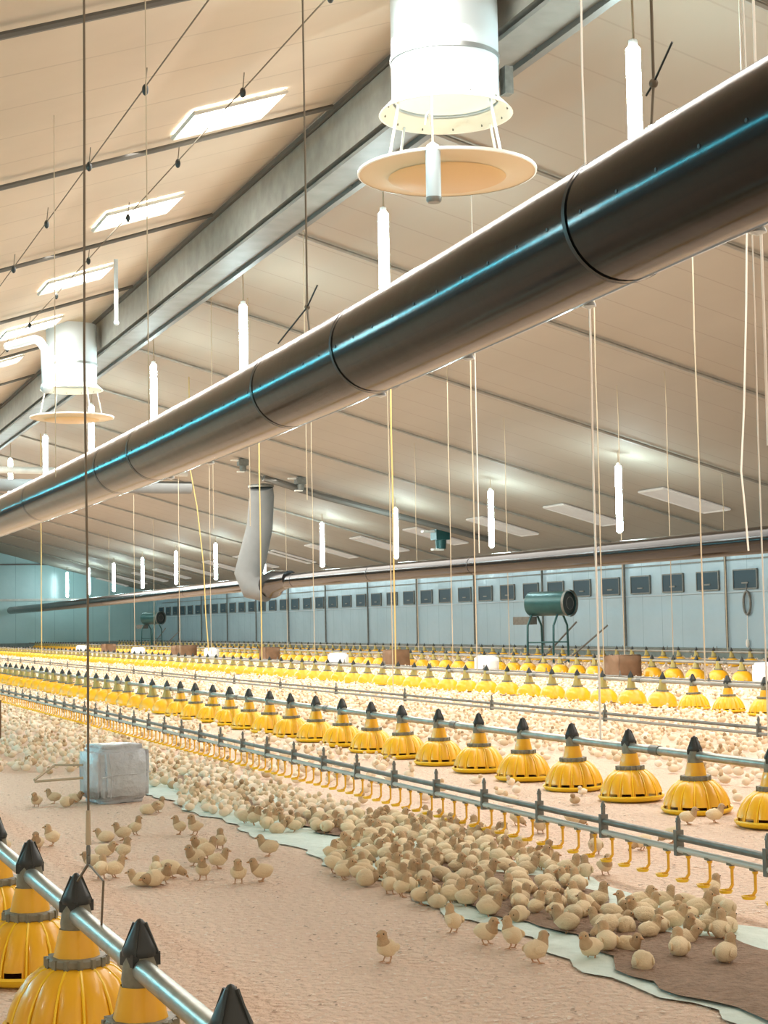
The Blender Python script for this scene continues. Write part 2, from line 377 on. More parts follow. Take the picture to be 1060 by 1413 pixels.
# grey fabric riser
b = MB(); z = lambda v: (15.2, v[0], v[1])
b.tube([(15.15, 50.3, 5.45), (15.2, 50.4, 5.2), (15.15, 50.5, 4.2), (14.95, 50.6, 3.3), (14.8, 50.6, 2.75), (14.9, 50.4, 2.3), (15.2, 49.9, 2.1)], [.38, .39, .41, .44, .46, .42, .28], 'fabric', 24)
t = thing('fabric_riser_duct', 'tall grey fabric tube dropping from the roof to the far black duct', 'air duct'); b.build('fabric_tube', t)
b = MB(); b.tube([(15.3, 49.8, 2.35), (15.25, 49.2, 2.45), (15.2, 47.6, 2.48)], [.42, .36, .25], 'duct', 20); tag(b.build('elbow_cuff', t), 'black elbow at the foot')
MB().tube([(15.15, 50.3, 5.44), (15.15, 50.3, 5.52)], .41, 'steel_d', 20).build('top_collar', t)

# cross pipe high in the far hall
b = MB(); b.tube([(2.5, 52, 6.05), (13.2, 52, 6.02)], .11, 'beam_l', 16); tag(b.build('cross_pipe'), 'pale upper pipe spanning the hall at the far left', 'pipe')
b = MB(); b.tube([(3.2, 50, 5.4), (12.8, 50, 5.38)], .19, 'fabric', 16); tag(b.build('cross_pipe'), 'thicker greenish lower pipe spanning the hall at the far left', 'pipe')

# ------------------------------------------------------------------ chimneys
def chimney(px_, py_, lab):
    p = at_x(px_, py_, 6.5); cx, cy, zb = p.x, p.y, p.z
    hh = roof(cx) - .06 - zb
    t = thing('exhaust_chimney', lab, 'chimney', (cx, cy, zb)); t.scale = (.89, .89, .92)
    MB().lathe([(.60, 0), (.605, .02), (.605, hh / .92)], 'white', 48).build('chimney_tube', t)
    MB().lathe([(.585, .02), (.585, hh / .92)], 'rim', 48).build('inner_sleeve', t)
    MB().lathe([(.612, .42), (.62, .42), (.62, .47), (.612, .47)], 'band', 48).build('steel_band', t)
    MB().lathe([(.60, .0), (.64, -.03), (.74, -.13), (.755, -.15), (.735, -.15), (.63, -.06), (.59, -.02)], 'rim', 48).build('bell_mouth', t)
    for k in range(12):
        q = 2 * math.pi * k / 12; MB().box((.69 * math.cos(q), .69 * math.sin(q), -.10), (.012, .012, .06), 'steel_d').build('fixing_pin', t, smooth=False)
    MB().lathe([(.0, -.86), (.62, -.86), (.66, -.84), (.72, -.80), (1.0, -.80), (1.0, -.775), (.70, -.775), (.64, -.82), (.6, -.84), (.0, -.84)], 'disc', 48).build('deflector_disc', t)
    dd = t.children[-1]
    MB().lathe([(.0, -.868), (.60, -.868), (.66, -.846)], 'disc_i', 48).build('disc_well', dd)
    MB().lathe([(.985, -.805), (1.005, -.80), (1.005, -.77), (.985, -.765)], 'rim', 48).build('disc_rim', dd)
    for k in range(4):
        q = math.radians(20 + 90 * k); MB().tube([(.70 * math.cos(q), .70 * math.sin(q), -.12), (.86 * math.cos(q), .86 * math.sin(q), -.78)], .016, 'white' if k % 2 else 'cordw', 6).build('hanger_strap', t)
    return t
ch1 = chimney(615, 140, 'large white exhaust chimney tube with cream disc hanging below, top centre')
bx = MB(); bx.box((.63, -.28, .2), (.10, .14, .30), 'steel_d'); bx.build('pulley_bracket', ch1, smooth=False)
ch2 = chimney(99, 530, 'distant exhaust chimney with ochre disc, at left')
# white bent pipe next to the far chimney
p0, p1, p2 = at_x(10, 478, 5.0), at_x(48, 468, 5.0), at_x(62, 482, 5.0)
p3 = at_x(64, 535, 5.0); b = MB(); b.tube([p0, p1, p1.lerp(p2, .5) + Vector((0, 0, .05)), p2, p3], .08, 'white', 12); b.ball(p3, .11, 'white')
tag(b.build('bent_pipe'), 'white bent pipe beside the distant chimney at left', 'pipe')
# hanging sensor
S = at_x(598, 238, 6.05); t = thing('hanging_sensor', 'grey cylindrical sensor hanging in front of the cream disc', 'sensor', S - Vector((0, 0, .27)))
MB().lathe([(.001, 0), (.068, 0), (.072, .02), (.072, .5), (.06, .53), (.02, .56), (.001, .57)], 'sens', 20).build('sensor_body', t)
MB().lathe([(.001, -.02), (.06, -.02), (.074, .0), (.074, .03)], 'steel_d', 20).build('sensor_base', t)
MB().tube([(0, 0, .55), (0, 0, .75), (0, 0, roof(6.05) - S.z + .2)], .010, 'cordw', 6).build('cord', t)
MB().tube([(0, 0, .58), (-.03, -.05, .68), (-.1, -.15, .80), (-.17, -.25, .72), (-.2, -.3, .62)], .008, 'cordw', 5).build('loose_cord_end', t)
# small lamp under ridge
p = at_x(472, 228, 7.4); b = MB(); b.lathe([(.001, 0), (.05, .01), (.05, .12), (.02, .16), (.001, .17)], 'white', 12); b.box((0, 0, .19), (.08, .08, .08), 'steel_d'); b.tube([(0, 0, .2), (0, 0, .6)], .01, 'steel_d', 5)
tag(b.build('ridge_lamp', loc=p), 'small white fitting hanging from the ridge girder', 'light')
for i, (xx, yy) in enumerate([(328, 338), (215, 405)]):
    p = at_x(xx, yy, 7.5); b = MB(); b.box((0, 0, 0), (.14, .3, .16), 'steel_d'); b.box((0, -.1, -.2), (.05, .06, .3), 'steel_d'); b.box((0, .12, -.16), (.05, .06, .22), 'steel_d'); b.tube([(0, 0, 0), (0, 0, .35)], .02, 'steel_d', 6)
    tag(b.build('pulley_block', loc=p, smooth=False), ['dark pulley block hanging from the nearer part of the ridge girder', 'dark pulley block hanging from the farther part of the ridge girder'][i], 'pulley')

# ------------------------------------------------------------------ lamps
L0 = thing('tube_lamp', 'lit white tube lamp hanging upright on a cord beneath the roof ridge', 'lamp', group='upright tube lamps under the ridge')
MB().lathe([(.001, 0), (.05, .0), (.072, .03), (.072, 1.47), (.05, 1.5), (.001, 1.5)], 'tube', 14).build('tube', L0)
MB().lathe([(.001, 1.50), (.05, 1.50), (.045, 1.56), (.001, 1.58)], 'cap', 12).build('end_cap', L0)
MB().lathe([(.001, -.05), (.04, -.04), (.05, 0), (.001, .0)], 'cap', 12).build('end_cap', L0)
cd = MB().tube([(0, 0, 1.56), (.01, 0, 2.0), (0, 0, 3.2)], .012, 'cord', 5).build('cord', L0)
names = ['nearest lit tube lamp under the ridge, upper right above the duct', 'lit tube lamp directly below the cream disc', 'lit tube lamp under the ridge, third along from the right']
for i in range(13):
    o = L0 if i == 0 else dup(L0); o.location = (8.2, 14.24 + 6.97 * i, 6.78 - 1.5)
    for c in o.children:
        if c.name.startswith('cord'): c.scale = (1, 1, (roof(8.2) - o.location.z) / 3.2)
    if i < 3: o['label'] = names[i]; 
    else: o['label'] = 'distant lit tube lamp in the row under the roof ridge'
LB = dup(L0); LB['group'] = 'upright tube lamps near the side wall'
lb = {0: 'largest lit tube lamp above the side wall, farthest right', 1: 'lit tube lamp above the side wall, second from the right', 2: 'narrower lit tube lamp beside the yellow cord, middle of the picture', 3: 'lit tube lamp just right of the grey fabric tube', 5: 'lit tube lamp just left of the grey fabric tube'}
first = True
for i in range(0, 11):
    o = LB if first else dup(LB); first = False
    y = 33.15 + 6.93 * i; o.location = (18.4, y, 4.56 - 1.5); o['label'] = lb.get(i, 'distant lit tube lamp in the far left end of the side row')
    for c in o.children:
        if c.name.startswith('cord'): c.scale = (1, 1, (roof(18.4) - .02 - o.location.z) / 3.2)
# same lamps hang on the left half of the house
for i in range(4):
    o = dup(L0); o.location = (-4.0, 4 + 7 * i, 3.0); o['label'] = 'lit tube lamp hanging in the near left half of the house'; o['group'] = 'tube lamps in the left half'
    for c in o.children:
        if c.name.startswith('cord'): c.scale = (1, 1, (roof(-4) - 3.0) / 3.2)

# ------------------------------------------------------------------ roof devices, heaters
for i, (xx, yy, s, lab) in enumerate([(335, 645, .24, 'small dark box fixed under the roof left of the fabric tube'), (415, 670, .26, 'small dark box fixed under the roof right of the fabric tube'), (608, 742, .42, 'bluish winch motor fixed under the right roof slope')]):
    p = at_roof_r(xx, yy - 12); t = thing('winch_motor' if i == 2 else 'roof_box', lab, 'winch' if i == 2 else 'box', (p.x, p.y, p.z - .02))
    MB().box((0, 0, -s * .4), (s * 1.2, s * 1.2, s * .8), 'green' if i == 2 else 'steel_d').build('housing', t, smooth=False)
    MB().lathe([(.001, -s * 1.5), (s * .4, -s * 1.5), (s * .45, -s * .8), (.001, -s * .75)], 'green' if i == 2 else 'steel_d', 12).build('motor', t)
    MB().box((-s * .3, 0, -s * 1.55), (s * .9, s * .5, s * .15), 'rim').build('bracket', t, smooth=False)
    MB().box((-s * .9, 0, -s * .15), (s * 1.3, s * .5, s * .15), 'rim').build('mounting_plate', t, smooth=False)
def heater(loc, lab, sc=1.0):
    t = thing('barrel_heater', lab, 'heater', (loc[0], loc[1], 0)); zb = loc[2]
    R = Matrix.Rotation(math.radians(118), 3, 'Z')
    def rt(p): v = R @ Vector((p[0], p[1], 0)); return (v.x, v.y, p[2])
    # barrel axis: x local, mouth at +... turned to the camera
    b = MB(); b.tube([rt((a, 0, zb)) for a in (-.65, -.63, .53, .55)], [.28, .31, .31, .30], 'green', 28, cap=False); b.build('barrel', t)
    b = MB(); b.tube([rt((-.68, 0, zb)), rt((-.6, 0, zb))], [.34, .33], 'steel_d', 28, cap=False); b.build('mouth_ring', t)
    b = MB(); b.tube([rt((-.60, 0, zb)), rt((-.58, 0, zb))], .31, 'black', 28); b.build('dark_mouth', t)
    b = MB(); b.tube([rt((.5, 0, zb)), rt((.6, 0, zb))], [.31, .22], 'green', 28); b.build('rear_cap', t)
    b = MB()
    for k in (2,): b.tube([rt((-.66, .31 * math.cos(a) * k / 4, zb + .31 * math.sin(a) * k / 4)) for a in [2 * math.pi * j / 20 for j in range(21)]], .006, 'steel_d', 4)
    b.build('grille', t)
    b = MB(); b.box(rt((.75, 0, zb - .42)), (.5, .35, .2), 'steel_d', R); b.build('burner_box', t, smooth=False)
    for sx in (-.35, .45):
        for sy in (-.3, .3):
            b = MB(); b.tube([rt((sx, sy * .4, zb - .28)), rt((sx, sy, zb - .55)), rt((sx, sy * 1.1, .0))], .028, 'green', 8); b.build('leg', t)
    b = MB(); b.tube([rt((-.35, -.3, .55)), rt((.45, -.3, .55))], .02, 'green', 6); b.tube([rt((-.35, .3, .55)), rt((.45, .3, .55))], .02, 'green', 6); b.build('stretcher', t)
    b = MB(); b.tube([rt((-1.3, -.7, .95)), rt((-.1, -.5, .02))], .024, 'steel_d', 6); b.tube([rt((-.6, -.35, 1.05)), rt((.6, -.35, .02))], .024, 'steel_d', 6); b.build('tow_handle', t)
    return t
p = at_x(757, 833, 19.0); heater(p, 'green barrel heater on a wheeled frame in front of the side wall, right of centre')
p = at_x(210, 853, 19.0); heater(p, 'distant green barrel heater at the far left end of the side wall')
# cable coil on the wall
p = at_x(1031, 832, XW - .06); b = MB(); b.tube([(0, .16 * math.cos(a), .3 * math.sin(a)) for a in [2 * math.pi * k / 20 for k in range(21)]], .035, 'steel_d', 6)
t = thing('hanging_cable_coil', 'small coil of dark cable hanging below a vent at far right', 'cable', p); b.build('coil', t)
b = MB(); b.tube([(0, 0, -.25), (0, .03, -1.0)], .012, 'cordw', 5); b.ball((0, .03, -1.05), (.05, .05, .12), 'cordw'); b.tube([(0, 0, .28), (0, 0, .5)], .012, 'steel_d', 5); b.build('cord', t)

# ------------------------------------------------------------------ pan feeders
def feeder_parts(root, seg=56, detail=True):
    # origin on the litter below the pipe; y along the line
    b = MB(); b.lathe([(.040, .352), (.042, .362), (.036, .375), (.012, .425), (.006, .432), (.001, .434)], 'black', 16); b.box((0, 0, .345), (.072, .06, .03), 'black')
    for k in range(4):
        q = math.pi / 2 * k + .78; b.tube([(.042 * math.cos(q), .042 * math.sin(q), .355), (.013 * math.cos(q), .013 * math.sin(q), .425)], .005, 'black', 4)
    b.build('cone_cap', root)
    b = MB(); b.lathe([(.036, .35), (.040, .33), (.044, .30), (.042, .28)], 'neck' if not detail else 'ring', 16); b.build('pipe_saddle', root)
    b = MB(); b.lathe([(.046, .285), (.052, .26), (.062, .215), (.066, .205)], 'yellow' if detail else 'neck', 20, mod=lambda q, z: 1 + .03 * math.cos(8 * q)); b.build('hopper_neck', root)
    b = MB(); b.lathe([(.055, .212), (.078, .212), (.083, .206), (.083, .190), (.076, .184), (.055, .184)], 'ring', 28)
    for k in range(14):
        q = 2 * math.pi * k / 14; b.box((.081 * math.cos(q), .081 * math.sin(q), .198), (.012, .012, .026), 'ring')
    b.build('adjusting_ring', root)
    N = 14
    prof = [(.070, .190), (.102, .180), (.136, .155), (.164, .118), (.181, .080), (.189, .052), (.191, .03)]
    b = MB(); sg = N * 6; vs = []
    for (r, z) in prof:
        for k in range(sg):
            q = 2 * math.pi * k / sg; a = abs(math.sin(N * q / 2)); rr = r * (1 - .085 * (1 - a) ** 2 * min(1, (.192 - z) * 14)); vs.append((rr * math.cos(q), rr * math.sin(q), z))
    fs = []
    for i in range(len(prof) - 1):
        for k in range(sg):
            if detail and i >= 5 and 1 <= (k % 6) <= 4: continue       # openings between the ribs
            fs.append((i * sg + k, i * sg + (k + 1) % sg, (i + 1) * sg + (k + 1) % sg, (i + 1) * sg + k))
    b.add(vs, fs, 'yellow'); g = b.build('grille_dome', root)
    if detail:
        rb = MB()
        for k in range(N):
            q = 2 * math.pi * k / N; rb.tube([(r * math.cos(q) * .955, r * math.sin(q) * .955, z) for r, z in prof], .0045, 'yrim', 5)
        rb.build('ribs', g)
    b = MB(); b.lathe([(.001, .004), (.15, .004), (.178, .016), (.192, .036), (.200, .038), (.202, .030), (.19, .012), (.16, -.002 + .003), (.001, .001)], 'yrim', 48); pn = b.build('pan', root)
    b = MB(); b.lathe([(.001, .045), (.06, .040), (.12, .022), (.165, .016)], 'feed', 24); b.build('feed', pn)
P0 = thing('pan_feeder', 'x', 'feeder'); feeder_parts(P0)
fg_lab = ['yellow pan feeder at the bottom edge, only its black cone cap showing', 'yellow pan feeder in the lower left corner, second black cone from the bottom edge', 'large yellow pan feeder lower left, second black cone from the left edge', 'yellow pan feeder cut by the left edge, lower left']
cand = []
fgy = [3.06, 3.83, 4.62, 5.42]
for i, y in enumerate(fgy): cand.append((y, .85, y, 'near', fg_lab[[0, 1, 2, 3][i]]))
cand.append((6.2, .85, 6.2, 'near', 'yellow pan feeder at the left edge, mostly out of the frame'))
ordw = ['first', 'second', 'third', 'fourth', 'fifth', 'sixth', 'seventh', 'eighth']
for X, y0, row in ((5.03, 7.51, 'nearest full row'), (10.6, 15.9 - .75, 'second row'), (15.7, 24.2 - 1.5, 'third row, near the white blocks'), (20.5, 32 - 1.5, 'farthest row by the side wall')):
    j = 0; y = y0
    while y < 98:
        lab = 'yellow pan feeder with black cone cap in the ' + row if X < 6 else 'small yellow pan feeder in the ' + row
        if X < 6 and j < 8: lab = ordw[j] + ' yellow pan feeder from the right edge in the nearest full row'
        cand.append((math.hypot(X, y), X, y, 'pan feeders, ' + row.split(',')[0], lab)); y += .75; j += 1
cand.sort()
simple_cache = {}
sm = MB()   # single-mesh far feeder
sm.lathe([(.001, .434), (.04, .36), (.04, .34)], 'black', 8); sm.lathe([(.04, .34), (.045, .28), (.066, .20)], 'neck', 8); sm.lathe([(.08, .21), (.083, .188)], 'ring', 10)
sm.lathe([(.07, .19), (.136, .155), (.175, .10), (.19, .035)], 'yellow', 28, mod=lambda q, z: 1 - .06 * abs(math.cos(7 * q))); sm.lathe([(.186, .035), (.202, .036), (.185, .008), (.001, .003)], 'yrim', 20)
SMESH = sm.mesh('pan_feeder')
used0 = False; stuffy = []
for n_, (d, X, y, grp, lab) in enumerate(cand):
    if n_ >= 300: stuffy.append((X, y)); continue
    if d < 21 and n_ < 34:
        o = P0 if not used0 else dup(P0); used0 = True
        o.location = (X, y, .0); o.rotation_euler = (random.uniform(-.03, .03), random.uniform(-.03, .03), random.uniform(0, 6.28)) if X > 2 else (0, 0, .3 * n_)
    else:
        o = bpy.data.objects.new('pan_feeder', SMESH); C.objects.link(o); o.location = (X, y, random.uniform(0, .012)); o.rotation_euler = (random.uniform(-.05, .05), random.uniform(-.05, .05), random.uniform(0, 1))
    o['label'] = lab; o['category'] = 'feeder'
    if grp != 'near' and not lab.split()[0] in ordw: o['group'] = grp
    elif 'group' in o: del o['group']
def scatter_mesh(name, base_v, base_f, base_m, mats, xf, matvar=None):
    """xf: list of (x,y,z,rz,sx,sz)"""
    V = np.array(base_v, np.float32); nv = len(V); n = len(xf); X = np.array(xf, np.float32)
    c, s = np.cos(X[:, 3]), np.sin(X[:, 3]); out = np.empty((n, nv, 3), np.float32)
    out[:, :, 0] = (V[None, :, 0] * c[:, None] - V[None, :, 1] * s[:, None]) * X[:, 4:5] + X[:, 0:1]
    out[:, :, 1] = (V[None, :, 0] * s[:, None] + V[None, :, 1] * c[:, None]) * X[:, 4:5] + X[:, 1:2]
    out[:, :, 2] = V[None, :, 2] * X[:, 5:6] + X[:, 2:3]
    ls = np.array([len(f) for f in base_f]); flat = np.concatenate([np.array(f) for f in base_f])
    me = bpy.data.meshes.new(name); me.vertices.add(n * nv); me.vertices.foreach_set('co', out.ravel())
    me.loops.add(n * len(flat)); me.polygons.add(n * len(ls))
    me.loops.foreach_set('vertex_index', (flat[None] + (np.arange(n) * nv)[:, None]).ravel().astype(np.int32))
    st = np.concatenate([[0], np.cumsum(ls)[:-1]]); me.polygons.foreach_set('loop_start', (st[None] + (np.arange(n) * len(flat))[:, None]).ravel().astype(np.int32))
    for k in mats: me.materials.append(M[k])
    mi = np.array(base_m)[None].repeat(n, 0)
    if matvar is not None: mi = mi + matvar[:, None]
    me.polygons.foreach_set('material_index', mi.ravel().astype(np.int32)); me.polygons.foreach_set('use_smooth', np.ones(n * len(ls), bool))
    me.update(calc_edges=True); me.validate()
    o = bpy.data.objects.new(name, me); C.objects.link(o); return o
o = scatter_mesh('distant_pan_feeders', sm.v, sm.f, sm.m, sm.mats, [(x, y, 0, 0, 1, 1) for x, y in stuffy])
tag(o, 'tiny yellow pan feeders merging into yellow bands in the far distance', 'feeders', kind='stuff')
# feed pipes
for X, y0, lab in ((.85, 1.0, 'thick galvanised feed pipe crossing the lower left corner'), (5.03, 5, 'grey feed pipe along the nearest full row of yellow feeders'), (10.6, 12, 'thin grey feed pipe over the second row of yellow feeders'), (15.7, 18, 'thin grey feed pipe over the third row of yellow feeders'), (20.5, 24, 'thin grey feed pipe over the farthest row of yellow feeders')):
    b = MB(); b.tube([(X, y, .322) for y in np.linspace(y0, 100, 60)], .0255, 'steel' if X < 8 else 'beam', 20 if X < 6 else 8)
    t = thing('feed_pipe', lab, 'pipe'); b.build('pipe', t)
    for k in range(3 if X < 1 else 6):
        y = y0 + (2.9 if X < 1 else 3.7) + 3.0 * k; MB().tube([(X, y - .05, .322), (X, y + .05, .322)], .030, 'steel_d' if X > 1 else 'steel', 16).build('coupling', t)

# ------------------------------------------------------------------ drinker lines
def drinker(X, y0, y1, lab, pitch, zr, near):
    t = thing('drinker_line', lab, 'drinker line', (X, 0, 0))
    sg = 10 if near else 6
    MB().tube([(0, y, zr) for y in np.linspace(y0, y1, 40)], .014, 'steel_d', sg).build('support_rail', t)
    MB().tube([(-.004, y, zr - .045) for y in np.linspace(y0, y1, 40)], .013, 'beam_l' if near else 'beam', sg).build('water_pipe', t)
    nb = int(min((y1 - y0) / (.62 if near else 2.4), 60)); bw = None
    for k in range(nb):
        y = y0 + .35 + k * (.62 if near else 2.4)
        if bw is None:
            b = MB(); b.box((0, 0, zr - .02), (.034, .022, .10), 'steel_d'); b.box((0, 0, zr + .045), (.012, .016, .06), 'steel_d'); b.tube([(0, 0, zr + .06), (0, 0, zr + .085)], [.012, .004], 'steel_d', 6)
            bw = b.build('bracket', t, smooth=False); o = bw
        else: o = bw.copy(); C.objects.link(o)
        o.location = (0, y, 0)
    if not near: return
    nip = MB(); nip.lathe([(.010, zr - .055), (.011, zr - .07), (.006, zr - .075), (.0055, zr - .13), (.007, zr - .135)], 'yellow', 8)
    nip.tube([(0, 0, zr - .135), (-.012, -.0, zr - .148), (-.028, 0, zr - .15)], .006, 'yellow', 6)
    nip.lathe([(.001, -.008), (.022, -.006), (.028, .006), (.024, .006), (.018, -.001), (.001, -.002)], 'yrim', 12, c=(-.030, 0, zr - .155)); nip.box((0, 0, zr - .05), (.03, .03, .022), 'ring')
    first = None; k = 0; y = 4.2; rest = []
    while y < y1 - .2:
        if k < 100:
            if first is None: first = nip.build('nipple_drinker', t); o = first
            else: o = first.copy(); C.objects.link(o)
            o.location = (0, y, 0)
        else: rest.append((0, y, 0, 0, 1, 1))
        y += pitch; k += 1
    r = scatter_mesh('distant_nipple_drinkers', nip.v, nip.f, nip.m, nip.mats, rest); r.parent = t; r['kind'] = 'stuff'
drinker(3.45, 3.6, 60, 'near drinker line with yellow nipple drinkers in front of the big yellow feeders', .154, .235, True)
drinker(7.1, 8, 100, 'thin drinker line in the flock behind the nearest full feeder row', .154, .27, False)
drinker(11.9, 14, 100, 'thin drinker line just behind the second feeder row', .154, .27, False)
drinker(17.6, 22, 100, 'thin drinker line between the third and farthest feeder rows', .154, .27, False)
drinker(22.6, 26, 100, 'thin drinker line at the foot of the side wall', .154, .30, False)

# ------------------------------------------------------------------ hanging cords
def cord(px_, py_, X, zend, r, mname, lab, ztop=None, grp=None):
    p = at_x(px_, py_, X); b = MB(); n = 8; zt = roof(X) if ztop is None else ztop
    b.tube([(X + .004 * math.sin(k * 2.1), p.y + .006 * math.sin(k * 1.7), zend + (zt - zend) * k / n) for k in range(n + 1)], r, mname, 6)
    return tag(b.build('hanging_rope'), lab, 'rope', grp)
cord(122, 1170, .85, .515, .0034, 'cordd', 'dark knotted cord at left hanging down to a hook over the near feed pipe')
gC = 'thin cords hanging from the right roof slope'
lc = 'thin tan cord hanging from the right roof slope'
cord(818, 600, 5.03, .34, .007, 'cordw', 'pale cord hanging right of centre, seen above and below the near duct')
for x_, X, r, mn in ((829, 10.6, .012, 'cord'), (858, 15.7, .014, 'cord'), (968, 10.6, .014, 'cord'), (622, 12.0, .012, 'cord'), (655, 10.6, .016, 'cord'), (700, 15.7, .013, 'cord'), (432, 10.6, .011, 'cord'), (1000, 20.5, .016, 'cord'), (575, 15.7, .012, 'cord'), (1052, 5.03, .007, 'cordw'), (247, 12, .014, 'cord'), (290, 12, .013, 'cord'), (185, 12, .014, 'cord'), (150, 15.7, .014, 'cord'), (212, 15.7, .014, 'cord'), (395, 15.7, .014, 'cord'), (925, 15.7, .012, 'cord')):
    cord(x_, 760, X, .34, r * .62, mn, lc if mn == 'cord' else 'white cord at the right edge above the near duct', None, gC if mn == 'cord' else None)
cord(544, 800, 10.6, .34, .014, 'cordy', 'thick yellowish cord in the middle of the picture by a tube lamp')
cord(538, 700, 9.6, .01, .009, 'cord', 'tan cord just left of the yellowish middle cord')
cord(360, 800, 10.6, .34, .014, 'cordy', 'yellowish cord in front of the grey fabric tube')
cord(57, 800, 8.9, .30, .014, 'cordy', 'yellowish cord at the far left ending in the flock')
def wavy(pts, X, r, mname, lab):
    P = [at_x(a, c, X) for a, c in pts]; P = [Vector((X, P[0].y, roof(X)))] + P; b = MB(); b.tube(P, r, mname, 6); return tag(b.build('hanging_rope'), lab, 'rope')
wavy([(1031, 320), (1030, 420), (1027, 560), (1023, 650), (1028, 700), (1033, 760)], 9, .009, 'cordw', 'wavy white cord hanging near the right edge')
wavy([(262, 645), (272, 700), (281, 780), (284, 850), (288, 898)], 10.0, .013, 'cordy', 'wavy yellowish cord hanging left of the fabric tube')
for (x_, X) in ((203, 2.9), (340, 9), (418, 8), (75, 3.0), (290, 8.5)):
    p = at_x(x_, 300, X); b = MB(); b.tube([(X, p.y, roof(X)), (X, p.y, zc1(p.y) if X < 5 else 3)], .005 if X < 5 else .009, 'cord', 5)
    tag(b.build('hanging_rope'), 'faint thin cord hanging in the upper left half', 'rope', 'faint cords in the upper left')
for (x_, X) in ((1043, 5.03), (647, 9)):
    p = at_x(x_, 100, X); b = MB(); b.tube([(X, p.y, roof(X)), (X, p.y, 2.0)], .008, 'cordw', 5)
    tag(b.build('hanging_rope'), 'white cord at the upper right corner' if X < 6 else 'thin pale cord right of the cream disc', 'rope')
# hook and V wires over the near pipe
p = at_x(122, 1172, .85)
b = MB(); ly = p.y
b.tube([(.85, ly + .012 * math.sin(a), .515 + .014 * math.cos(a)) for a in np.linspace(0, 6.28, 13)], .004, 'steel_d', 5)
b.tube([(.85, ly + .01 * math.sin(a), .492 + .013 * math.cos(a)) for a in np.linspace(0, 6.28, 13)], .004, 'steel_d', 5)
b.tube([(.85, ly, .48), at_x(107, 1216, .85)], .004, 'cordd', 5); b.tube([(.85, ly, .48), at_x(143, 1216, .85), at_x(140, 1278, .85)], .003, 'cordd', 5)
b.tube([(.85, ly, .53), (.85, ly, .62)], [.008, .006], 'cord', 6)
tag(b.build('suspension_hook'), 'wire hook with splayed wires holding the near feed pipe', 'hook')

# ------------------------------------------------------------------ blocks and boxes
def block(px_, py_, wx, wy, h, mname, name, lab, cat, rz=0, wire=False, grp=None):
    p = at_floor(px_, py_)
    me = bmesh.new(); bmesh.ops.create_cube(me, size=1)
    for v in me.verts: v.co = Vector((v.co.x * wx, v.co.y * wy, (v.co.z + .5) * h))
    bmesh.ops.bevel(me, geom=me.edges[:], offset=.015 if mname == 'card' else .045, segments=3, affect='EDGES')
    bmesh.ops.subdivide_edges(me, edges=me.edges[:], cuts=2, use_grid_fill=True)
    for v in me.verts: v.co += Vector((random.gauss(0, .0045), random.gauss(0, .0045), 0 if v.co.z < .01 else random.gauss(0, .003)))
    m_ = bpy.data.meshes.new(name); me.to_mesh(m_); me.free(); m_.materials.append(M[mname])
    for q_ in m_.polygons: q_.use_smooth = True
    o = bpy.data.objects.new(name, m_); C.objects.link(o); o.location = (p.x, p.y, 0); o.rotation_euler = (0, 0, rz)
    return tag(o, lab, cat, grp)
bk = block(158, 1106, .36, .34, .365, 'foil', 'wrapped_block', 'crinkled white plastic wrapped block on the litter at left', 'block', .36 - .10)
b = MB(); b.tube([(-.17, -.168, .17), (-.05, -.174, .185), (.06, -.171, .18), (.17, -.168, .19)], .004, 'foil', 5); b.tube([(-.11, -.17, .04), (-.10, -.174, .16), (-.12, -.17, .32)], .004, 'foil', 5); b.build('film_fold', bk, smooth=False)
p = bk.location
b = MB(); b.tube([(p.x - .2, p.y, .24), (p.x - .36, p.y + .1, .24), (p.x - .52, p.y - .1, .17), (p.x - .52, p.y - .1, .16), (p.x - .22, p.y - .12, .17)], .008, 'cord', 6)
tag(b.build('wire_loop'), 'thin bent wire loop sticking out left of the wrapped block', 'wire')
for i, (x_, y_, lab) in enumerate([(672, 929, 'white block on the litter right of centre, before the far feeders'), (467, 921, 'white block on the litter left of the middle brown box'), (292, 909, 'small distant white block beside the wavy yellowish cord'), (191, 907, 'small distant white block at left between brown boxes'), (113, 902, 'tiny distant white block at far left'), (1062, 946, 'white block cut by the right edge')]):
    d = at_floor(x_, y_).y
    block(x_, y_, .42, .40, .37, 'foilw', 'white_block', lab, 'block', .2)
for i, (x_, y_, w_, lab) in enumerate([(860, 937, .56, 'brown cardboard box near the feeders right of centre'), (547, 921, .55, 'brown cardboard box by the thick yellowish middle cord'), (372, 913, .5, 'brown cardboard box below the grey fabric tube'), (254, 907, .85, 'brown cardboard box left of the wavy yellowish cord'), (150, 903, .5, 'small dark brown box at the far left')]):
    block(x_, y_, w_, .42, .44, 'card', 'cardboard_box', lab, 'box', .25)
p = at_x(-2, 1030, 2.4); b = MB(); b.box((0, 0, .2), (.32, .4, .40), 'card'); tag(b.build('cardboard_box', loc=(p.x - .16, p.y, 0), smooth=False), 'brown box cut off by the left edge behind the flock', 'box')

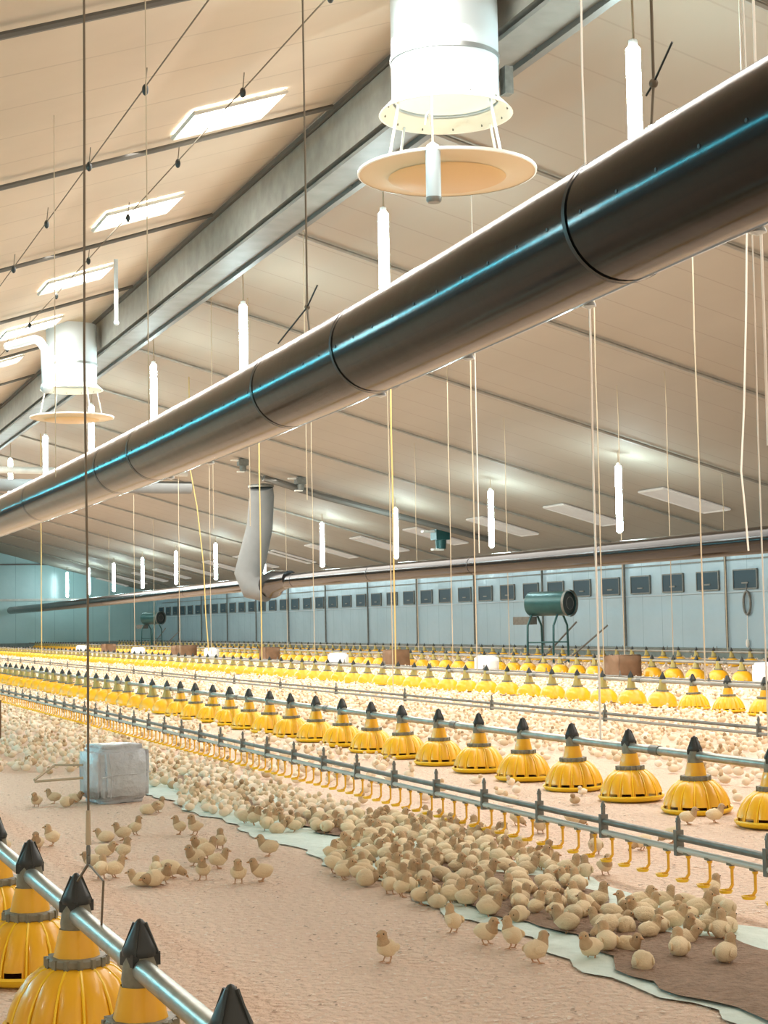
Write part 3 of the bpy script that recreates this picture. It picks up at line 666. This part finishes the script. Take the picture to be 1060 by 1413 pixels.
# ------------------------------------------------------------------ litter paper
def ragged(x0f, x1f, y0, y1, n, mname, z, name, lab, cat, ph):
    b = MB(); vs = []; W = 7
    for i in range(n + 1):
        y = y0 + (y1 - y0) * i / n; a = x0f(y); c = x1f(y)
        a += .035 * math.sin(y * 5 + ph) + .02 * math.sin(y * 17 + ph) + random.gauss(0, .008); c += .04 * math.sin(y * 4 + 1 + ph) + .02 * math.sin(y * 13) + random.gauss(0, .01)
        for k in range(W + 1):
            vs.append((a + (c - a) * k / W, y, z + (.004 * math.sin(y * 23 + k * 2) + random.uniform(0, .004)) * (0 < k < W)))
    b.add(vs, [(i * (W + 1) + k, i * (W + 1) + k + 1, (i + 1) * (W + 1) + k + 1, (i + 1) * (W + 1) + k) for i in range(n) for k in range(W)], mname)
    o = b.build(name); return tag(o, lab, cat)
ragged(lambda y: 2.50 + .015 * math.sin(y), lambda y: 3.32, 3.2, 12.2, 90, 'paper', .007, 'litter_paper', 'pale green torn paper strip on the litter under the near flock', 'paper', 0)
ragged(lambda y: 2.60 + .24 * min(1, max(0, (y - 6.0) / 2)) + .05 * math.sin(y * 2.6), lambda y: (3.16 if y < 5 else 3.08) + .07 * math.sin(y * 2.3), 3.3, 12.0, 90, 'dirty', .0165, 'soiled_litter', 'brown soiled litter scattered over the pale paper strip', 'litter', 1)
bpy.data.objects['soiled_litter']['kind'] = 'stuff'
# loose flakes
fb = [(-.5, -.3, 0), (.5, -.2, .1), (.4, .35, 0), (-.45, .25, .15)]
n = 9000; xs = rng.uniform(.3, 4.8, n); yy = 3 + 9 * rng.rand(n) ** 1.4
o = scatter_mesh('wood_flakes', fb, [(0, 1, 2, 3)], [0], ['flake', 'flake_d'], [(a, c, .003, r, s, s) for a, c, r, s in zip(xs, yy, rng.uniform(0, 6.28, n), rng.uniform(.006, .019, n))], (rng.rand(n) < .16).astype(int))
tag(o, 'loose wood shavings scattered over the near litter', 'shavings', kind='stuff')

# ------------------------------------------------------------------ chicks
def chick_mesh(pose):
    """faces +x; spine rings from tail to beak: one continuous body"""
    S = {'stand': [(-.050, .052, .004), (-.044, .051, .014), (-.030, .047, .025), (-.010, .044, .031), (.010, .047, .030), (.024, .056, .024), (.030, .068, .0175), (.032, .078, .0165), (.036, .086, .0165), (.040, .093, .0125), (.042, .098, .003)],
         'alert': [(-.040, .042, .004), (-.036, .043, .014), (-.024, .044, .025), (-.008, .046, .030), (.006, .053, .028), (.013, .064, .022), (.015, .076, .0165), (.016, .086, .0165), (.019, .094, .0165), (.021, .101, .0125), (.022, .106, .003)],
         'peck': [(-.052, .066, .004), (-.046, .063, .014), (-.030, .056, .025), (-.008, .048, .031), (.012, .042, .028), (.028, .036, .021), (.038, .030, .016), (.046, .026, .0155), (.054, .022, .0145), (.059, .018, .010), (.062, .016, .003)],
         'sit': [(-.050, .034, .004), (-.044, .032, .015), (-.030, .030, .026), (-.010, .028, .031), (.012, .029, .030), (.027, .036, .023), (.034, .045, .0175), (.037, .053, .0165), (.041, .060, .016), (.046, .066, .012), (.048, .070, .003)],
         'look': [(-.050, .050, .004), (-.044, .049, .014), (-.030, .046, .025), (-.010, .044, .031), (.010, .047, .029), (.022, .056, .023), (.027, .067, .0175), (.028, .077, .0165), (.030, .085, .0165), (.032, .092, .0125), (.033, .097, .003)],
         'sleep': [(-.042, .034, .004), (-.037, .033, .018), (-.024, .034, .030), (-.006, .035, .035), (.012, .034, .032), (.023, .034, .024), (.030, .036, .0185), (.036, .038, .017), (.042, .038, .0155), (.047, .037, .010), (.049, .036, .003)]}[pose]
    hy = {'look': .012, 'sleep': .006}.get(pose, 0)
    b = MB(); seg = 14; vs = []; n = len(S); C3 = [Vector((x, hy * max(0, (i - 5)) / 4, z)) for i, (x, z, r) in enumerate(S)]
    for i, p in enumerate(C3):
        t = (C3[min(i + 1, n - 1)] - C3[max(i - 1, 0)]).normalized(); a = Vector((0, 1, 0)); a = (a - t * a.dot(t)).normalized(); c = t.cross(a)
        wd = 1.02 if 1 < i < 6 else 1.0
        for k in range(seg):
            q = 2 * math.pi * k / seg; r = S[i][2] * (1 + .05 * math.sin(k * 5.3 + i * 2.7)); v = p + a * math.cos(q) * r * wd + c * math.sin(q) * r
            v.z = max(v.z, .003); vs.append(v)
    fs = [(i * seg + k, i * seg + (k + 1) % seg, (i + 1) * seg + (k + 1) % seg, (i + 1) * seg + k) for i in range(n - 1) for k in range(seg)] + [tuple(range(seg))[::-1], tuple((n - 1) * seg + k for k in range(seg))]
    nb = 5 * seg; b.add(vs, fs[:nb], 'c1'); base = b.mi('c2')
    for f in fs[nb:]: b.f.append(list(f)); b.m.append(base)
    b.m[-2] = 0
    hc = C3[8]; d = Vector((math.cos(.0), hy * 12, -.25 if pose != 'peck' else -1.1)).normalized() if pose != 'look' else Vector((.35, .9, -.15)).normalized()
    b.tube([hc + d * .012, hc + d * .020, hc + d * .027], [.0055, .0042, .0008], 'beak', 6)
    sd = d.cross(Vector((0, 0, 1))).normalized()
    for s in (-1, 1): b.ball(hc + d * .007 + sd * s * .0135 + Vector((0, 0, .003)), .0026, 'eye', 6, 4)
    # wing folds
    if pose != 'peck' or True:
        for s in (-1, 1):
            cz = S[3][1] + .003; b.ball((-.014, s * .0275, cz), (.024, .0065, .014), 'c1', 10, 6)
    if pose not in ('sit', 'sleep'):
        for s in (-1, 1):
            b.tube([(-.006, s * .012, .028), (-.010, s * .013, .016), (-.002, s * .014, .004)], [.0055, .0028, .0022], 'legm', 6)
            for a in (-.5, 0, .5, math.pi): b.tube([(-.002, s * .014, .003), (-.002 + .016 * math.cos(a) * (.5 if a > 1 else 1), s * .014 + .016 * math.sin(a), .0015)], [.002, .001], 'legm', 4)
    return b.mesh('chick')
CM = {p: chick_mesh(p) for p in ('stand', 'alert', 'peck', 'sit', 'look', 'sleep')}
placed = []
def chick(x, y, pose, rz, s, lab, grp=None):
    o = bpy.data.objects.new('chick', CM[pose]); C.objects.link(o); o.location = (x, y, .001); o.rotation_euler = (0, 0, rz)
    sx = s * random.uniform(.95, 1.06); o.scale = (s, sx, s); placed.append((x, y)); return tag(o, lab, 'chick', grp)
# picture-facing directions: 0 = right, 1 = left, 2 = towards the camera, 3 = away
def head(dirn):
    a = math.radians(-20.9); return {'r': a, 'l': a + math.pi, 't': a - math.pi / 2, 'a': a + math.pi / 2, 'tr': a - .8, 'tl': a + math.pi + .8, 'ar': a + .8, 'al': a + math.pi - .8}[dirn]
solo = [
 (533, 1329, 'alert', 'tl', 'lone chick standing in the open litter, bottom centre, facing left'),
 (625, 1288, 'alert', 'al', 'upright chick at the paper edge above right of the lone chick'),
 (672, 1304, 'stand', 'tr', 'left chick of the front trio at the paper edge'),
 (706, 1310, 'alert', 'al', 'middle chick of the front trio, head turned away'),
 (741, 1330, 'stand', 'ar', 'front chick of the trio, stretching its head to the right'),
 (887, 1343, 'sleep', 'a', 'round chick squatting on the brown litter, nearest the lower right'),
 (938, 1326, 'stand', 'a', 'chick seen from behind just right of the squatting round one'),
 (1003, 1335, 'stand', 'ar', 'chick standing apart on brown litter near the right edge'),
 (815, 1326, 'stand', 'tl', 'chick standing at the left of the brown litter group'),
 (868, 1316, 'sit', 'tr', 'dark chick squatting behind the nearest round one'),
 (838, 1318, 'stand', 'a', 'chick between the dark squatting one and its left neighbour'),
 (983, 1240, 'stand', 'ar', 'chick alone under the nipple drinkers near the right edge'),
 (370, 1182, 'stand', 'l', 'chick standing on open litter left of the pale paper'),
 (329, 1220, 'alert', 't', 'upright chick in open litter, left one of a pair'),
 (361, 1217, 'stand', 'l', 'hunched chick in open litter, right one of a pair'),
 (280, 1215, 'alert', 't', 'front chick of the small huddle left of centre'),
 (302, 1199, 'stand', 'r', 'right chick of the small huddle left of centre'),
 (304, 1172, 'alert', 'a', 'rear upright chick of the small huddle left of centre'),
 (286, 1186, 'stand', 'ar', 'middle chick of the small huddle left of centre'),
 (276, 1174, 'sit', 'tl', 'squatting chick at the back left of the small huddle'),
 (269, 1196, 'stand', 'tl', 'left chick of the small huddle left of centre'),
 (268, 1153, 'alert', 'tl', 'right one of two chicks below the white wrapped block'),
 (247, 1152, 'alert', 'l', 'left one of two chicks below right of the wrapped block'),
 (51, 1175, 'stand', 't', 'left one of a pair of chicks above the near feed pipe'),
 (71, 1168, 'alert', 'l', 'right one of a pair of chicks above the near feed pipe'),
 (145, 1162, 'sit', 'l', 'squatting chick just right of the dark hanging cord'),
 (169, 1160, 'stand', 'l', 'chick in the middle of the three below the wrapped block'),
 (188, 1153, 'alert', 'ar', 'right chick of the three below the wrapped block'),
 (140, 1213, 'stand', 'a', 'front left chick of the group at the wire hook'),
 (159, 1212, 'stand', 'ar', 'front right chick of the group at the wire hook'),
 (172, 1186, 'alert', 'ar', 'rear right chick of the group at the wire hook'),
 (145, 1182, 'sit', 'r', 'rear chick of the group at the wire hook'),
 (128, 1196, 'sit', 'l', 'left squatting chick of the group at the wire hook'),
 (194, 1223, 'sit', 'l', 'left chick of the resting pile in the open litter'),
 (211, 1224, 'sleep', 'tl', 'front chick of the resting pile in the open litter'),
 (226, 1221, 'stand', 'tr', 'right front chick of the resting pile in the open litter'),
 (238, 1212, 'peck', 'r', 'right rear chick of the resting pile in the open litter'),
 (216, 1212, 'stand', 'a', 'rear chick of the resting pile in the open litter'),
 (50, 1114, 'stand', 't', 'single chick on the litter left of the wrapped block'),
 (74, 1109, 'stand', 'l', 'chick left of the resting pair by the wrapped block'),
 (92, 1114, 'sleep', 'r', 'resting chick against the left foot of the wrapped block'),
 (103, 1108, 'sit', 'r', 'chick resting close behind the one at the left foot of the block'),
 (205, 1124, 'sit', 'r', 'squatting chick at the right foot of the wrapped block'),
 (218, 1122, 'stand', 'ar', 'chick just right of the squatting one by the wrapped block'),
 (3, 1180, 'stand', 't', 'chick half cut off by the left edge'),
 (822, 1180, 'stand', 'a', 'brown-headed chick standing under the nipple drinkers'),
 (836, 1208, 'stand', 't', 'chick just in front of the nipple drinker line right of centre'),
 (808, 1216, 'alert', 'a', 'dusky chick standing on the upper paper edge'),
]
for (x_, y_, ps, dr, lab) in solo:
    p = at_floor(x_, y_); chick(p.x, p.y, ps, head(dr) + random.uniform(-.2, .2), random.uniform(.95, 1.08), lab)
def inside(pt, poly):
    x, y = pt; r = False; j = len(poly) - 1
    for i in range(len(poly)):
        (xi, yi), (xj, yj) = poly[i], poly[j]
        if (yi > y) != (yj > y) and x < (xj - xi) * (y - yi) / (yj - yi) + xi: r = not r
        j = i
    return r
def fl2(poly): return [tuple(at_floor(a, c))[:2] for a, c in poly]
grid = {}
def ok(x, y, d):
    gx, gy = int(x / .12), int(y / .12)
    for i in (-1, 0, 1):
        for j in (-1, 0, 1):
            for (a, c) in grid.get((gx + i, gy + j), ()):
                if (a - x) ** 2 + (c - y) ** 2 < d * d: return False
    return True
def put(x, y): grid.setdefault((int(x / .12), int(y / .12)), []).append((x, y))
for (a, c) in placed: put(a, c)
for o in bpy.data.objects:            # keep chicks out of the blocks and boxes
    if o.name.startswith(('white_block', 'cardboard_box', 'wrapped_block')):
        for i in np.arange(-.5, .51, .1):
            for j in np.arange(-.35, .36, .1): 
                if abs(i) < o.dimensions.x / 2 + .08 + .2 and abs(j) < o.dimensions.y / 2 + .1: put(o.location.x + i, o.location.y + j)
crowd = []
# right hand huddle and the main huddle on the paper
regs = [([(235, 1088), (330, 1078), (420, 1104), (520, 1135), (600, 1135), (690, 1160), (790, 1210), (800, 1240), (790, 1270), (720, 1280), (640, 1262), (560, 1245), (500, 1222), (462, 1212), (445, 1188), (500, 1165), (430, 1150), (380, 1152), (345, 1140), (250, 1118)], .088, 'chick crowded among others on the pale paper strip', 'chicks crowded on the paper strip'),
        ([(845, 1262), (900, 1252), (1005, 1262), (1018, 1302), (960, 1312), (900, 1300), (850, 1290)], .088, 'chick in the huddle at the lower right end of the paper strip', 'chicks huddled at the lower right'),
        ([(730, 1240), (800, 1232), (850, 1268), (840, 1304), (770, 1290), (740, 1270)], .09, 'chick crowded among others on the pale paper strip', 'chicks crowded on the paper strip'),
        ([(250, 1075), (320, 1070), (240, 1060), (190, 1050), (205, 1086), (240, 1092)], .088, 'chick crowded among others on the pale paper strip', 'chicks crowded on the paper strip')]
for poly, dmin, lab, grp in regs:
    P = fl2(poly); xs = [p[0] for p in P]; yy = [p[1] for p in P]; area_ = (max(xs) - min(xs)) * (max(yy) - min(yy))
    for _ in range(int(area_ * 900)):
        x, y = random.uniform(min(xs), max(xs)), random.uniform(min(yy), max(yy))
        if inside((x, y), P) and ok(x, y, dmin): put(x, y); crowd.append((x, y, lab, grp))
# flock over the rest: (poly in floor metres, count tries per m2, min distance)
def region(x0, x1, y0, y1, dens, dmin, lab, grp, fn=None):
    n = int((x1 - x0) * (y1 - y0) * dens)
    X = rng.uniform(x0, x1, n); Y = rng.uniform(y0, y1, n)
    for x, y in zip(X, Y):
        if fn and not fn(x, y): continue
        if ok(x, y, dmin): put(x, y); crowd.append((x, y, lab, grp))
lf = ('chick in the wide flock left of the wrapped block and drinker line', 'chicks in the left flock')
region(.9, 3.6, 11.0, 24, 60, .085, *lf, fn=lambda x, y: y > 13.2 - 1.3 * (x - 1.8) and y > 10.9 and not (1.55 < x < 2.5 and y < 12.2))
region(3.6, 4.75, 11, 24, 26, .09, *lf)
region(3.5, 4.7, 6.5, 11, 4, .1, 'chick on the litter between the drinker line and the nearest feeder row', 'chicks between drinkers and feeders')
region(4.75, 5.4, 7.3, 11, 9, .1, 'chick close to the foot of a big yellow pan feeder', 'chicks around the near feeders', fn=lambda x, y: abs(x - 5.03) > .27 or abs(((y - 7.51 + .375) % .75) - .375) > .27)
rf = ('chick in the dense pale flock behind the nearest full feeder row', 'chicks in the flock behind the near feeders')
region(5.4, 6.3, 8.2, 14, 5, .1, *rf)
region(6.2, 10.2, 9.5, 26, 44, .09, *rf)
F2 = []
def far(x0, x1, y0, y1, dens):
    n = int((x1 - x0) * (y1 - y0) * dens); F2.extend(zip(rng.uniform(x0, x1, n), rng.uniform(y0, y1, n)))
far(.9, 4.7, 24, 60, 22); far(5.3, 10.3, 26, 60, 18); far(5.3, 6.3, 14, 26, 14); far(.9, 10.3, 60, 103, 6)
far(10.9, 11.6, 15, 60, 12); far(12, 15.3, 18, 60, 17); far(16, 20.2, 24, 60, 8); far(11, 20, 60, 103, 5); far(20.8, 23.8, 32, 100, 3)
obst = [(o.location.x, o.location.y, .55) for o in bpy.data.objects if o.name.startswith(('white_block', 'cardboard_box'))] + [(o.location.x, o.location.y, 1.3) for o in bpy.data.objects if o.name.startswith('barrel_heater')]
F2 = [p for p in F2 if all(abs(p[0] - a) > r or abs(p[1] - c) > r for a, c, r in obst) and min(abs(p[0] - q) for q in (5.03, 10.6, 15.7, 20.5)) > .24]
crowd.sort(key=lambda c: c[0] ** 2 + c[1] ** 2)
NIND = 300 - len(solo)
for i, (x, y, lab, grp) in enumerate(crowd[:NIND]):
    ps = random.choices(['stand', 'alert', 'peck', 'sit', 'look', 'sleep'], [5, 2, 3, 3, 3, 1])[0]
    chick(x, y, ps, random.choice([random.uniform(0, 6.28), head('a') + random.uniform(-.6, .6), head('r') + random.uniform(-.5, .5)]), random.uniform(.9, 1.08), lab, grp)
# the countless rest of the flock
def lowchick(u, v):
    b = MB(); b.ball((0, 0, .043), (.040, .029, .029), 'f0', u, v); nb = len(b.f); b.ball((.030, 0, .078), (.016, .0155, .018), 'f0', max(5, u - 3), max(3, v - 2)); n2 = len(b.f)
    b.add([(-.034, .010, .050), (-.034, -.010, .050), (-.056, 0, .056), (-.034, 0, .036)], [(0, 1, 2), (1, 3, 2), (3, 0, 2)], 'f0')
    b.add([(.044, .005, .078), (.044, -.005, .078), (.056, 0, .073), (.044, 0, .070)], [(0, 1, 2), (1, 3, 2), (3, 0, 2)], 'f0')
    b.m = [0] * nb + [4] * (n2 - nb) + [0] * 3 + [4] * 3; return b
def flock(name, pts, b, lab):
    n = len(pts); pts = np.array(pts); a = rng.uniform(0, 6.28, n); s = rng.uniform(.85, 1.1, n); mv = rng.choice(4, n, p=[.42, .36, .16, .06])
    zs = s * rng.uniform(.78, 1.08, n)
    o = scatter_mesh(name, b.v, b.f, b.m, ['f%d' % k for k in range(8)], np.stack([pts[:, 0], pts[:, 1], np.zeros(n) - .004, a, s, zs], 1), mv); return tag(o, lab, 'chicks', kind='stuff')
flock('chick_flock', [(c[0], c[1]) for c in crowd[NIND:]], lowchick(12, 8), 'dense flock of countless pale chicks covering the middle litter')
flock('distant_chick_flock', F2, lowchick(7, 5), 'tiny far chicks merging into a pale carpet towards the end wall')
print('crowd', len(crowd), 'far', len(F2))
